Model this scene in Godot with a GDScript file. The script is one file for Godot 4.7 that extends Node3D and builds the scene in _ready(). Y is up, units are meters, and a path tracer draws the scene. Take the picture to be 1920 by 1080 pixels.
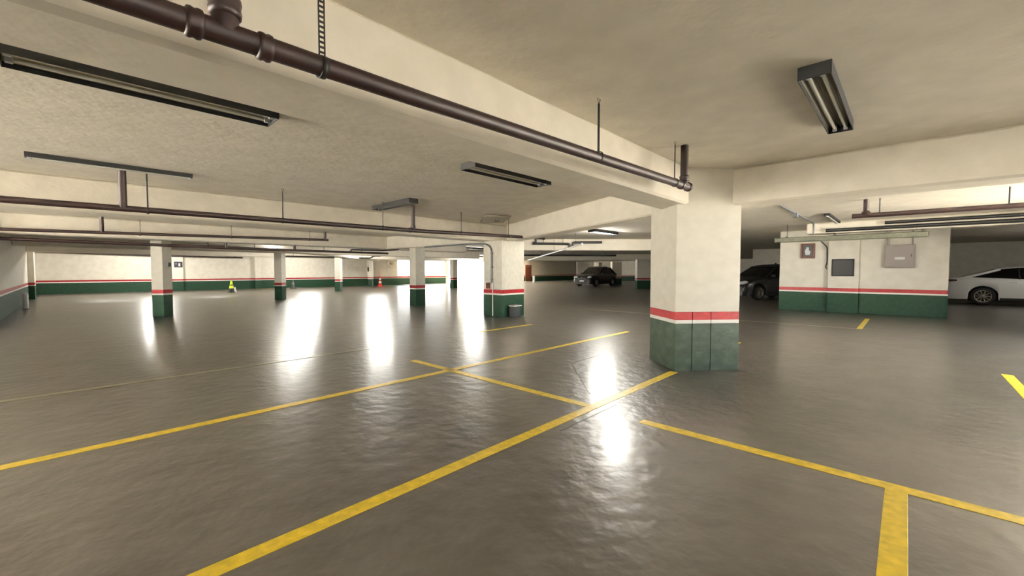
extends Node3D
# Underground car park. World axes follow the building: +X along the main beams, -Z towards the rear wall. Metres.

const CEIL := 2.62          # underside of the slab
const BEAM := 2.15          # underside of the beams
const EYE := 1.30
const RED_TOP := 0.768
const RED_LOW := 0.664
const GREEN_TOP := 0.617

var taken := {}
var M := {}

func _ready() -> void:
	setup_camera_and_sky()
	make_materials()
	shell()
	beams()
	columns()
	floor_paint()
	lights()
	pipes()
	booth()
	cars()
	small_things()

# ------------------------------------------------------------------ camera, sky
func setup_camera_and_sky() -> void:
	var cam := Camera3D.new()
	cam.name = "camera"
	cam.fov = 69.05
	cam.near = 0.05
	cam.far = 400.0
	cam.position = Vector3(-5.61, EYE, 1.94)
	cam.rotation = Vector3(deg_to_rad(-2.334), deg_to_rad(-46.7), 0)
	add_child(cam)
	cam.current = true
	var sm := ProceduralSkyMaterial.new()
	sm.sky_top_color = Color(0.80, 0.86, 0.93)
	sm.sky_horizon_color = Color(0.97, 0.97, 0.96)
	sm.ground_bottom_color = Color(0.55, 0.54, 0.52)
	sm.ground_horizon_color = Color(0.85, 0.84, 0.82)
	sm.sky_energy_multiplier = 1.0
	var sky := Sky.new()
	sky.sky_material = sm
	var env := Environment.new()
	env.background_mode = Environment.BG_SKY
	env.sky = sky
	env.background_energy_multiplier = SKY_ENERGY
	env.tonemap_mode = Environment.TONE_MAPPER_LINEAR
	env.tonemap_exposure = EXPOSURE
	env.sdfgi_enabled = true
	env.ssao_enabled = true
	env.ssil_enabled = true
	# midday sun, high over the building: it lights the ground outside the entrances
	var sun := DirectionalLight3D.new()
	sun.name = "sun"
	sun.light_color = Color(1.0, 0.98, 0.95)
	sun.light_energy = SUN_ENERGY
	sun.light_angular_distance = 0.6
	sun.shadow_enabled = true
	sun.rotation = Vector3(deg_to_rad(-66), deg_to_rad(205), 0)
	add_child(sun)
	var we := WorldEnvironment.new()
	we.name = "world_environment"
	we.environment = env
	add_child(we)

const SKY_ENERGY := 7.0
const SUN_ENERGY := 75.0
const EXPOSURE := 1.75

# ------------------------------------------------------------------ materials
func noise_tex(seed_: int, freq: float, lo: Color, hi: Color, size := 512, octaves := 4, mid := -1.0) -> NoiseTexture2D:
	var n := FastNoiseLite.new()
	n.seed = seed_
	n.noise_type = FastNoiseLite.TYPE_SIMPLEX_SMOOTH
	n.frequency = freq
	n.fractal_octaves = octaves
	var g := Gradient.new()
	g.set_color(0, lo)
	g.set_color(1, hi)
	if mid > 0.0:
		g.set_offset(0, mid)
	var t := NoiseTexture2D.new()
	t.width = size
	t.height = size
	t.seamless = true
	t.noise = n
	t.color_ramp = g
	return t

func bump_tex(seed_: int, freq: float, strength: float, size := 512, octaves := 3) -> NoiseTexture2D:
	var n := FastNoiseLite.new()
	n.seed = seed_
	n.frequency = freq
	n.fractal_octaves = octaves
	var t := NoiseTexture2D.new()
	t.width = size
	t.height = size
	t.seamless = true
	t.noise = n
	t.as_normal_map = true
	t.bump_strength = strength
	return t

func mat(col: Color, rough := 0.6, metal := 0.0) -> StandardMaterial3D:
	var m := StandardMaterial3D.new()
	m.albedo_color = col
	m.roughness = rough
	m.metallic = metal
	return m

func textured(m: StandardMaterial3D, tex: Texture2D, scale_: float, nrm: Texture2D = null, nscale := 0.3) -> StandardMaterial3D:
	m.albedo_texture = tex
	m.uv1_triplanar = true
	m.uv1_world_triplanar = true
	m.uv1_scale = Vector3.ONE * scale_
	if nrm:
		m.normal_enabled = true
		m.normal_texture = nrm
		m.normal_scale = nscale
	return m

func make_materials() -> void:
	var plaster_t := noise_tex(11, 0.012, Color(0.93, 0.93, 0.92), Color(1, 1, 1), 512, 5)
	var plaster_n := bump_tex(12, 0.05, 4.0, 512, 4)
	M.ceiling = textured(mat(Color(0.92, 0.885, 0.82), 0.85), plaster_t, 0.35, plaster_n, 0.15)
	M.paint = textured(mat(Color(0.87, 0.845, 0.79), 0.6), plaster_t, 0.35, plaster_n, 0.04)
	M.column_paint = textured(mat(Color(0.87, 0.845, 0.785), 0.5), plaster_t, 0.8, plaster_n, 0.12)
	var worn := noise_tex(21, 0.02, Color(0.70, 0.72, 0.70), Color(1, 1, 1), 512, 5)
	M.green = textured(mat(Color(0.04, 0.26, 0.15), 0.65), worn, 0.7, plaster_n, 0.2)
	M.green_worn = textured(mat(Color(0.31, 0.38, 0.31), 0.55), noise_tex(23, 0.018, Color(0.55, 0.58, 0.55), Color(1, 1, 1), 512, 6), 0.7, plaster_n, 0.25)
	M.red = textured(mat(Color(0.72, 0.10, 0.13), 0.45), worn, 0.7)
	M.red_worn = textured(mat(Color(0.76, 0.22, 0.23), 0.45), worn, 1.1)
	M.white = mat(Color(0.92, 0.90, 0.86), 0.5)
	# floor: grey-brown sealed screed, slightly uneven so that reflections ripple
	var fl := textured(mat(Color(0.41, 0.39, 0.355), 0.16), noise_tex(31, 0.010, Color(0.78, 0.77, 0.76), Color(1, 1, 1), 1024, 6), 0.16, bump_tex(33, 0.03, 9.0, 1024, 4), 0.12)
	fl.roughness = 0.34
	fl.clearcoat_enabled = true
	fl.clearcoat = 0.45
	fl.clearcoat_roughness = 0.2
	M.floor = fl
	M.yellow = textured(mat(Color(0.98, 0.84, 0.20), 0.35), noise_tex(41, 0.03, Color(0.80, 0.80, 0.78), Color(1, 1, 1), 512, 5), 0.8, bump_tex(33, 0.016, 9.0, 512, 3), 0.1)
	M.yellow_faded = textured(mat(Color(0.53, 0.49, 0.37), 0.3), noise_tex(43, 0.03, Color(0.80, 0.80, 0.80), Color(1, 1, 1), 512, 5), 0.8)
	M.joint = mat(Color(0.24, 0.23, 0.22), 0.3)
	M.pipe = textured(mat(Color(0.175, 0.075, 0.055), 0.5), noise_tex(51, 0.03, Color(0.55, 0.50, 0.50), Color(1, 1, 1), 256, 4), 2.0)
	M.pipe_black = mat(Color(0.05, 0.045, 0.045), 0.4)
	M.pvc = mat(Color(0.86, 0.85, 0.82), 0.35)
	M.steel = mat(Color(0.42, 0.40, 0.36), 0.42, 0.8)
	M.dark_steel = mat(Color(0.10, 0.09, 0.075), 0.5, 0.3)
	M.housing = mat(Color(0.02, 0.019, 0.018), 0.7)
	M.reflector = mat(Color(0.62, 0.59, 0.52), 0.28, 0.75)
	M.tube_off = mat(Color(0.80, 0.79, 0.74), 0.25)
	var on := mat(Color(0.95, 0.95, 0.95), 0.3)
	on.emission_enabled = true
	on.emission = Color(0.96, 0.98, 1.0)
	on.emission_energy_multiplier = 6.0
	M.tube_on = on
	M.conduit = mat(Color(0.33, 0.34, 0.35), 0.45)
	M.grey = mat(Color(0.42, 0.42, 0.42), 0.5)
	M.grey_panel = mat(Color(0.50, 0.47, 0.45), 0.5)
	M.duct = textured(mat(Color(0.36, 0.36, 0.30), 0.6), worn, 1.2)
	M.bin = mat(Color(0.23, 0.245, 0.25), 0.5)
	M.black = mat(Color(0.02, 0.02, 0.02), 0.5)
	M.rubber = mat(Color(0.03, 0.03, 0.03), 0.75)
	M.car_black = mat(Color(0.018, 0.019, 0.02), 0.22)
	M.car_black.clearcoat_enabled = true
	M.car_black.clearcoat = 0.8
	M.car_white = mat(Color(0.80, 0.79, 0.78), 0.28)
	M.car_white.clearcoat_enabled = true
	M.car_white.clearcoat = 0.8
	M.car_glass = mat(Color(0.015, 0.017, 0.018), 0.06)
	M.chrome = mat(Color(0.80, 0.80, 0.80), 0.15, 1.0)
	M.alloy = mat(Color(0.62, 0.60, 0.56), 0.32, 0.85)
	M.lens = mat(Color(0.88, 0.90, 0.92), 0.1)
	M.tail = mat(Color(0.22, 0.015, 0.02), 0.15)
	M.plate = mat(Color(0.78, 0.78, 0.78), 0.5)
	M.orange = mat(Color(0.86, 0.17, 0.09), 0.5)
	M.lime = mat(Color(0.78, 0.86, 0.10), 0.5)
	M.wood = mat(Color(0.33, 0.16, 0.09), 0.55)
	M.asphalt = textured(mat(Color(0.86, 0.84, 0.80), 0.9), plaster_t, 0.5)
	M.cream = mat(Color(0.88, 0.84, 0.74), 0.7)
	M.frame = mat(Color(0.40, 0.36, 0.28), 0.5)
	var gl := mat(Color(0.93, 0.96, 0.95, 0.12), 0.03)
	gl.transparency = BaseMaterial3D.TRANSPARENCY_ALPHA
	M.glass = gl
	M.plaster_board = textured(mat(Color(0.70, 0.68, 0.60), 0.7), plaster_t, 1.0)
	M.paper_dark = mat(Color(0.10, 0.08, 0.16), 0.5)

# ------------------------------------------------------------------ helpers
func numbered(n: String) -> String:
	if not taken.has(n):
		taken[n] = 0
		return n
	taken[n] += 1
	return "%s_%03d" % [n, taken[n]]

func thing(called: String, label: String, category: String, at := Vector3.ZERO, turn := 0.0, group := "") -> Node3D:
	var o := Node3D.new()
	o.name = numbered(called)
	add_child(o)
	o.position = at
	o.rotation.y = turn
	tag(o, label, category, group)
	return o

func tag(o: Node, label: String, category: String, group := "", kind := "") -> void:
	o.set_meta("label", label)
	o.set_meta("category", category)
	if group != "":
		o.set_meta("group", group)
	if kind != "":
		o.set_meta("kind", kind)

func mesh_of(m: Mesh, called: String, material: Material, parent: Node = null) -> MeshInstance3D:
	var o := MeshInstance3D.new()
	o.mesh = m
	o.material_override = material
	o.cast_shadow = GeometryInstance3D.SHADOW_CASTING_SETTING_ON
	if parent == null:
		o.name = numbered(called)
		add_child(o)
	else:
		o.name = called
		parent.add_child(o, true)
	return o

func new_st() -> SurfaceTool:
	var st := SurfaceTool.new()
	st.begin(Mesh.PRIMITIVE_TRIANGLES)
	return st

func build(st: SurfaceTool, called: String, material: Material, parent: Node = null) -> MeshInstance3D:
	st.generate_normals()
	return mesh_of(st.commit(), called, material, parent)

func tri(st: SurfaceTool, a: Vector3, b: Vector3, c: Vector3, out: Vector3, group := -1) -> void:
	st.set_smooth_group(group)
	if (b - a).cross(c - a).dot(out) > 0.0:
		var t := b
		b = c
		c = t
	for v in [a, b, c]:
		st.add_vertex(v)

func quad(st: SurfaceTool, a: Vector3, b: Vector3, c: Vector3, d: Vector3, out: Vector3, group := -1) -> void:
	tri(st, a, b, c, out, group)
	tri(st, a, c, d, out, group)

# box with chamfered edges
func add_box(st: SurfaceTool, ctr: Vector3, size: Vector3, ch := 0.004, basis_ := Basis.IDENTITY) -> void:
	var h := size * 0.5
	ch = minf(ch, minf(h.x, minf(h.y, h.z)) * 0.6)
	var P := func(s: Vector3, axis: int) -> Vector3:
		var v := Vector3(s.x * (h.x - ch), s.y * (h.y - ch), s.z * (h.z - ch))
		v[axis] = s[axis] * h[axis]
		return ctr + basis_ * v
	for axis in 3:
		var u := (axis + 1) % 3
		var w := (axis + 2) % 3
		for s in [-1.0, 1.0]:
			var cs: Array = []
			for k in [[-1.0, -1.0], [1.0, -1.0], [1.0, 1.0], [-1.0, 1.0]]:
				var sv := Vector3.ZERO
				sv[axis] = s
				sv[u] = k[0]
				sv[w] = k[1]
				cs.append(P.call(sv, axis))
			var o := Vector3.ZERO
			o[axis] = s
			quad(st, cs[0], cs[1], cs[2], cs[3], basis_ * o)
	for axis in 3:     # edges parallel to this axis
		var u := (axis + 1) % 3
		var w := (axis + 2) % 3
		for su in [-1.0, 1.0]:
			for sw in [-1.0, 1.0]:
				var lo := Vector3.ZERO
				lo[axis] = -1.0
				lo[u] = su
				lo[w] = sw
				var hi := lo
				hi[axis] = 1.0
				var o := Vector3.ZERO
				o[u] = su
				o[w] = sw
				quad(st, P.call(lo, u), P.call(hi, u), P.call(hi, w), P.call(lo, w), basis_ * o)
	for sx in [-1.0, 1.0]:
		for sy in [-1.0, 1.0]:
			for sz in [-1.0, 1.0]:
				var s := Vector3(sx, sy, sz)
				tri(st, P.call(s, 0), P.call(s, 1), P.call(s, 2), basis_ * s)

func box(called: String, ctr: Vector3, size: Vector3, material: Material, parent: Node = null, ch := 0.004, basis_ := Basis.IDENTITY) -> MeshInstance3D:
	var st := new_st()
	add_box(st, ctr, size, ch, basis_)
	return build(st, called, material, parent)

# box given by its two corners
func span(called: String, lo: Vector3, hi: Vector3, material: Material, parent: Node = null, ch := 0.004) -> MeshInstance3D:
	return box(called, (lo + hi) * 0.5, (hi - lo).abs(), material, parent, ch)

func rounded(points: Array, bend: float) -> Array:
	var out: Array = [points[0]]
	for i in range(1, points.size() - 1):
		var p: Vector3 = points[i]
		var a: Vector3 = (points[i - 1] - p)
		var b: Vector3 = (points[i + 1] - p)
		var r := minf(bend, minf(a.length(), b.length()) * 0.45)
		var pa := p + a.normalized() * r
		var pb := p + b.normalized() * r
		for k in 6:
			var t := k / 5.0
			out.append(pa.lerp(p, t).lerp(p.lerp(pb, t), t))
	out.append(points[points.size() - 1])
	return out

func add_tube(st: SurfaceTool, pts: Array, r: float, sides := 14, cap := true) -> void:
	var n := pts.size()
	var rings: Array = []
	var side := Vector3.ZERO
	for i in n:
		var dir: Vector3
		if i == 0:
			dir = pts[1] - pts[0]
		elif i == n - 1:
			dir = pts[n - 1] - pts[n - 2]
		else:
			dir = (pts[i + 1] - pts[i]).normalized() + (pts[i] - pts[i - 1]).normalized()
		dir = dir.normalized()
		if i == 0:
			side = dir.cross(Vector3.UP)
			if side.length() < 0.05:
				side = dir.cross(Vector3.RIGHT)
		side = (side - dir * side.dot(dir)).normalized()
		var up := dir.cross(side)
		var ring: Array = []
		for k in sides:
			var an := TAU * k / sides
			ring.append(pts[i] + (side * cos(an) + up * sin(an)) * r)
		rings.append(ring)
	for i in n - 1:
		for k in sides:
			var k2 := (k + 1) % sides
			var mid: Vector3 = (rings[i][k] + rings[i][k2] + rings[i + 1][k] + rings[i + 1][k2]) * 0.25 - (pts[i] + pts[i + 1]) * 0.5
			quad(st, rings[i][k], rings[i][k2], rings[i + 1][k2], rings[i + 1][k], mid, 1)
	if cap:
		for e in [0, n - 1]:
			var o: Vector3 = (pts[0] - pts[1]) if e == 0 else (pts[n - 1] - pts[n - 2])
			for k in sides:
				tri(st, pts[e], rings[e][k], rings[e][(k + 1) % sides], o)

func tube(called: String, pts: Array, r: float, material: Material, parent: Node = null, sides := 14) -> MeshInstance3D:
	var st := new_st()
	add_tube(st, pts, r, sides)
	return build(st, called, material, parent)

# profile: array of Vector2(radius, height along axis)
func add_lathe(st: SurfaceTool, base: Vector3, profile: Array, sides := 24, basis_ := Basis.IDENTITY, smooth := true) -> void:
	for i in profile.size() - 1:
		var a: Vector2 = profile[i]
		var b: Vector2 = profile[i + 1]
		for k in sides:
			var a0 := TAU * k / sides
			var a1 := TAU * (k + 1) / sides
			var d0 := Vector3(cos(a0), 0, sin(a0))
			var d1 := Vector3(cos(a1), 0, sin(a1))
			var p := [d0 * a.x + Vector3.UP * a.y, d1 * a.x + Vector3.UP * a.y, d1 * b.x + Vector3.UP * b.y, d0 * b.x + Vector3.UP * b.y]
			var nrm := Vector3(d0.x + d1.x, 0, d0.z + d1.z).normalized() * (b.y - a.y) + Vector3.UP * (a.x - b.x)
			var g := 1 if smooth else -1
			if a.x > 0.0001:
				tri(st, base + basis_ * p[0], base + basis_ * p[1], base + basis_ * p[2], basis_ * nrm, g)
			if b.x > 0.0001:
				tri(st, base + basis_ * p[0], base + basis_ * p[2], base + basis_ * p[3], basis_ * nrm, g)

func lathe(called: String, base: Vector3, profile: Array, material: Material, parent: Node = null, sides := 24, basis_ := Basis.IDENTITY, smooth := true) -> MeshInstance3D:
	var st := new_st()
	add_lathe(st, base, profile, sides, basis_, smooth)
	return build(st, called, material, parent)

func structure(o: Node, label: String, category: String) -> Node:
	tag(o, label, category, "", "structure")
	return o

# painted wall between two plan points; its painted face looks to the side of `face`
func painted_wall(called: String, label: String, a: Vector2, b: Vector2, face: Vector2, thick := 0.2, top := CEIL, dado := true) -> Node3D:
	var w := thing(called, label, "wall")
	w.set_meta("kind", "structure")
	var mid := (a + b) * 0.5
	var dir := (b - a).normalized()
	var ln := (b - a).length()
	w.position = Vector3(mid.x, 0, mid.y)
	w.rotation.y = -atan2(dir.y, dir.x)
	var right := Vector2(-dir.y, dir.x)
	var s := 1.0 if face.dot(right) > 0.0 else -1.0      # local +z is `right`
	var lo := GREEN_TOP if dado else 0.0
	span("upper_paint", Vector3(-ln * 0.5, lo, 0), Vector3(ln * 0.5, top, -s * thick), M.paint, w, 0.002)
	if dado:
		span("green_dado", Vector3(-ln * 0.5, 0, s * 0.004), Vector3(ln * 0.5, GREEN_TOP, -s * thick), M.green, w, 0.002)
		span("white_band", Vector3(-ln * 0.5, GREEN_TOP, s * 0.003), Vector3(ln * 0.5, RED_LOW, -s * 0.02), M.white, w, 0.001)
		span("red_band", Vector3(-ln * 0.5, RED_LOW, s * 0.004), Vector3(ln * 0.5, RED_TOP, -s * 0.02), M.red, w, 0.001)
	return w

# ------------------------------------------------------------------ shell
func shell() -> void:
	structure(span("floor", Vector3(-13.8, -0.2, -33.4), Vector3(45.4, 0, 9.3), M.floor, null, 0.001), "glossy grey sealed concrete floor of the car park", "floor")
	var cs := new_st()
	add_box(cs, Vector3(15.8, CEIL + 0.15, -14.25), Vector3(59.2, 0.3, 38.3), 0.001)
	add_box(cs, Vector3(-6.45, CEIL + 0.15, 5.85), Vector3(14.7, 0.3, 1.9), 0.001)
	add_box(cs, Vector3(27.1, CEIL + 0.15, 7.1), Vector3(36.6, 0.3, 4.4), 0.001)
	structure(build(cs, "ceiling", M.ceiling), "off-white painted concrete ceiling slab", "ceiling")
	painted_wall("wall_left", "left side wall with red stripe above dark green dado", Vector2(-6.85, -33.0), Vector2(-6.85, -12.6), Vector2(1, 0))
	# out of the picture on the left the bays run on to open sides, which let daylight in
	painted_wall("wall_left_return", "wall closing the side bay left of the photographer", Vector2(-13.5, -12.6), Vector2(-6.85, -12.6), Vector2(0, 1))
	painted_wall("wall_left_near", "outer side wall left of the photographer", Vector2(-13.5, -1.2), Vector2(-13.5, 6.7), Vector2(1, 0))
	structure(span("outside_yard", Vector3(-60, -0.25, -40), Vector3(-13.8, -0.03, 6.8), M.asphalt, null, 0.001), "pale yard outside the side openings", "ground")
	painted_wall("wall_back", "long rear wall with red stripe and green dado left of the bright opening", Vector2(-6.85, -33.0), Vector2(15.7, -33.0), Vector2(0, 1))
	painted_wall("wall_back_far", "dim rear wall seen between the columns, left of the black car", Vector2(33.2, -33.0), Vector2(45.2, -33.0), Vector2(0, 1))
	# wall behind the photographer, with the two entrances that daylight comes through
	painted_wall("wall_front", "wall right of the entrances behind the photographer", Vector2(8.95, 9.0), Vector2(45.2, 9.0), Vector2(0, -1))
	painted_wall("wall_front_pier", "wall right of the wide entrance behind the photographer", Vector2(7.0, 4.8), Vector2(8.95, 4.8), Vector2(0, -1))
	painted_wall("wall_front_return", "end wall of the white car's bay, out to the entrance", Vector2(8.95, 4.9), Vector2(8.95, 9.0), Vector2(1, 0))
	painted_wall("wall_entrance", "wall left of the entrances behind the photographer", Vector2(-13.5, 6.5), Vector2(-6.5, 6.5), Vector2(0, -1))
	painted_wall("wall_entrance_pier", "wall between the two entrances behind the photographer", Vector2(-5.9, 6.5), Vector2(0.87, 6.5), Vector2(0, -1))
	structure(span("outside_drive", Vector3(-40, -0.25, 9.3), Vector3(50, -0.03, 60), M.asphalt, null, 0.001), "pale driveway outside the entrances behind the photographer", "ground")
	painted_wall("wall_right", "dim wall behind the white car", Vector2(23.4, -5.0), Vector2(23.4, 9.0), Vector2(-1, 0))
	painted_wall("wall_right_far", "dark end wall far behind the black car", Vector2(45.2, -33.0), Vector2(45.2, 9.0), Vector2(-1, 0))
	# pilasters on the rear wall and in the left corner
	for p in [[-0.75, 0.75, "plain pilaster on the rear wall carrying the small dark poster"], [4.0, 0.4, "narrow pilaster on the rear wall behind the yellow and black cone"], [12.9, 0.5, "pilaster on the rear wall beside the orange traffic cone"]]:
		pilaster("pilaster", p[2], Vector3(p[0], 0, -32.87), Vector2(p[1], 0.26))
	pilaster("pilaster", "corner pilaster on the left side wall", Vector3(-6.75, 0, -27.5), Vector2(0.2, 0.9))
	# rear wall right part: dado with windows over it, then the open gateway
	painted_wall("wall_sill", "low green dado wall below the bright windows", Vector2(15.7, -33.0), Vector2(21.4, -33.0), Vector2(0, 1), 0.2, 0.80)
	var k := 0
	for x in [[15.7, 18.66], [18.74, 21.4]]:
		k += 1
		var w := thing("window_%d" % k, ["bright glazed window left of the frame post above the low dado", "bright glazed window right of the frame post above the low dado"][k - 1], "window", Vector3(x[0], 0.80, -33.06))
		w.set_meta("kind", "structure")
		var wd: float = x[1] - x[0]
		var st := new_st()
		for e in [[0.0, wd, 0.0, 0.05], [0.0, wd, 1.47, 1.52]]:
			add_box(st, Vector3((e[0] + e[1]) * 0.5, (e[2] + e[3]) * 0.5, 0), Vector3(e[1] - e[0], 0.05, 0.06), 0.004)
		for e in [0.025, wd - 0.025]:
			add_box(st, Vector3(e, 0.76, 0), Vector3(0.05, 1.42, 0.06), 0.004)
		build(st, "window_frame", M.frame, w)
		box("pane", Vector3(wd * 0.5, 0.76, 0), Vector3(wd - 0.10, 1.42, 0.008), M.glass, w, 0.001)
	structure(span("wall_lintel", Vector3(15.7, 2.33, -33.2), Vector3(33.2, CEIL, -33.0), M.paint, null, 0.004), "white lintel over the bright windows and gateway", "wall")
	structure(span("trim_1", Vector3(21.4, 0, -33.22), Vector3(21.75, 2.33, -32.98), M.column_paint), "white door jamb at the right end of the windows", "trim")
	# outdoors in front of the gateway
	structure(span("outside_pavement", Vector3(-10, -0.25, -90), Vector3(80, -0.03, -33.4), M.asphalt, null, 0.001), "sunlit pale pavement outside the gateway", "ground")
	var post := thing("gate_post", "cream post standing in the bright gateway", "post", Vector3(24.4, -0.03, -34.6))
	box("shaft", Vector3(0, 1.15, 0), Vector3(0.34, 2.3, 0.34), M.cream, post, 0.02)
	box("cap", Vector3(0, 2.34, 0), Vector3(0.44, 0.08, 0.44), M.cream, post, 0.02)
	var lw := thing("boundary_wall", "low cream boundary wall outside the gateway", "wall", Vector3(27.6, -0.03, -36.4))
	box("panel", Vector3(0, 0.36, 0), Vector3(3.4, 0.72, 0.2), M.cream, lw, 0.02)
	box("coping", Vector3(0, 0.75, 0), Vector3(3.5, 0.06, 0.28), M.cream, lw, 0.01)

func pilaster(called: String, label: String, at: Vector3, size: Vector2) -> void:
	var p := thing(called, label, "pilaster", at)
	p.set_meta("kind", "structure")
	banded(p, size.x, size.y, CEIL, M.paint, M.green, M.red)

func banded(p: Node3D, w: float, d: float, top: float, paint: Material, green: Material, red: Material) -> void:
	var y0 := 0.0
	for b in [["green_base", GREEN_TOP, green, 0.0], ["white_band", RED_LOW, M.white, 0.002], ["red_band", RED_TOP, red, 0.003], ["shaft", top, paint, 0.0]]:
		span(b[0], Vector3(-w * 0.5 - b[3], y0, -d * 0.5 - b[3]), Vector3(w * 0.5 + b[3], b[1], d * 0.5 + b[3]), b[2], p, 0.006)
		y0 = b[1]

# ------------------------------------------------------------------ beams
func beam(label: String, a: Vector2, b: Vector2, width: float, low := BEAM) -> void:
	# a -> b is the line of the visible face; the beam's width lies to the left of it
	var dir := (b - a).normalized()
	var nrm := Vector2(dir.y, -dir.x)
	var mid := (a + b) * 0.5 + nrm * width * 0.5
	var o := box("ceiling_beam", Vector3.ZERO, Vector3((b - a).length(), CEIL - low, absf(width)), M.ceiling, null, 0.025)
	o.position = Vector3(mid.x, (CEIL + low) * 0.5, mid.y)
	o.rotation.y = -atan2(dir.y, dir.x)
	structure(o, label, "beam")

func beams() -> void:
	beam("deep white ceiling beam in front, running left behind the near brown pipe", Vector2(-13.5, -0.12), Vector2(0.3, -0.12), 0.45)
	beam("deep ceiling beam running right from the big near column", Vector2(0.32, 0.05), Vector2(0.32, 6.7), 0.45)
	beam("slanting ceiling beam between the big near column and the column with the bin", Vector2(2.95, -6.35), Vector2(0.50, -0.85), 0.42)
	beam("white ceiling beam behind the second brown pipe", Vector2(-13.5, -6.62), Vector2(3.3, -6.62), 0.5)
	beam("ceiling beam running back from the column with the bin", Vector2(2.95, -6.9), Vector2(2.95, -12.9), -0.4)
	beam("third ceiling beam, above the small column with the intercom", Vector2(-6.85, -12.8), Vector2(7.0, -12.8), 0.6)
	beam("narrow beam over the receding row of slim columns", Vector2(-3.5, -13.2), Vector2(12.6, -31.2), -0.3)
	beam("fourth ceiling beam across the rear bays", Vector2(-6.85, -19.6), Vector2(14.0, -19.6), 0.5)
	beam("fifth ceiling beam across the rear bays", Vector2(-6.85, -26.4), Vector2(22.0, -26.4), 0.5)
	beam("grey ceiling beam crossing in front of the black car, with black pipes", Vector2(6.64, -10.43), Vector2(13.23, -3.44), 0.45)
	beam("shaded ceiling beam above the painted partition wall", Vector2(8.7, -0.15), Vector2(8.7, 4.7), 0.45, 2.33)
	beam("dark ceiling beam beyond the black car", Vector2(20.0, -21.0), Vector2(26.5, -11.0), 0.45)

# ------------------------------------------------------------------ columns
func column(label: String, at: Vector2, size: Vector2, turn_deg: float, big := false) -> Node3D:
	# turn_deg: direction of the local x side in plan, measured from +X towards +Z
	var c := thing("concrete_column", label, "column", Vector3(at.x, 0, at.y), -deg_to_rad(turn_deg))
	if not big:
		banded(c, size.x, size.y, BEAM, M.column_paint, M.green, M.red)
	return c

func columns() -> void:
	# the big near column: its front is cast in three strips with open seams
	var c := column("big near column with worn green base and red stripe", Vector2(0.344, -0.224), Vector2(0.87, 0.78), 41.5, true)
	var w := 0.87
	var d := 0.78
	var y0 := 0.0
	for b in [["green_base", GREEN_TOP, M.green_worn], ["white_band", RED_LOW, M.white], ["red_band", RED_TOP, M.red_worn], ["shaft", CEIL, M.column_paint]]:
		span(b[0], Vector3(-w * 0.5, y0, -d * 0.5), Vector3(w * 0.5, b[1], d * 0.5 - 0.012), b[2], c, 0.002)
		var cuts := [-w * 0.5, -w * 0.5 + w * 0.265, -w * 0.5 + w * 0.555, w * 0.5]
		if b[0] == "shaft":
			cuts = [-w * 0.5, w * 0.5]
		for i in cuts.size() - 1:
			var g := 0.005
			span("face_panel", Vector3(cuts[i] + (0.0 if i == 0 else g), y0, d * 0.5 - 0.012), Vector3(cuts[i + 1] - (0.0 if i == cuts.size() - 2 else g), b[1], d * 0.5), b[2], c, 0.002)
		y0 = b[1]
	column("wide white column with green base and a bin against its foot", Vector2(3.16, -6.65), Vector2(0.92, 0.76), 0.0)
	column("square column between the windows and the column with the bin, in shade", Vector2(3.40, -11.43), Vector2(0.42, 0.40), 0.0)
	column("slim column at far left with an intercom near its top", Vector2(-3.76, -13.58), Vector2(0.33, 0.33), 46.7)
	column("slim column with a bright right side, second in the receding row", Vector2(1.02, -18.80), Vector2(0.33, 0.36), 46.7)
	column("slim column third in the receding row", Vector2(6.30, -24.55), Vector2(0.33, 0.40), 46.7)
	column("slim column furthest in the receding row, next to the orange cone", Vector2(12.10, -31.30), Vector2(0.34, 0.40), 46.7)
	column("slim white column standing in front of the bright gateway", Vector2(14.75, -23.40), Vector2(0.42, 0.42), 0.0)
	column("white column seen just left of the big near column", Vector2(23.64, -12.22), Vector2(1.15, 0.6), 46.7)
	column("pale column directly behind the black car", Vector2(30.2, -18.2), Vector2(0.9, 0.7), 46.7)
	column("dark column on the left behind the black car", Vector2(30.6, -20.4), Vector2(0.7, 0.5), 0.0)

# ------------------------------------------------------------------ paint on the floor
func stripe(label: String, lo: Vector2, hi: Vector2, m: Material) -> void:
	var o := span("floor_line", Vector3(lo.x, 0.0003, lo.y), Vector3(hi.x, 0.003, hi.y), m, null, 0.001)
	tag(o, label, "floor marking", "yellow bay lines on the floor")

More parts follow.
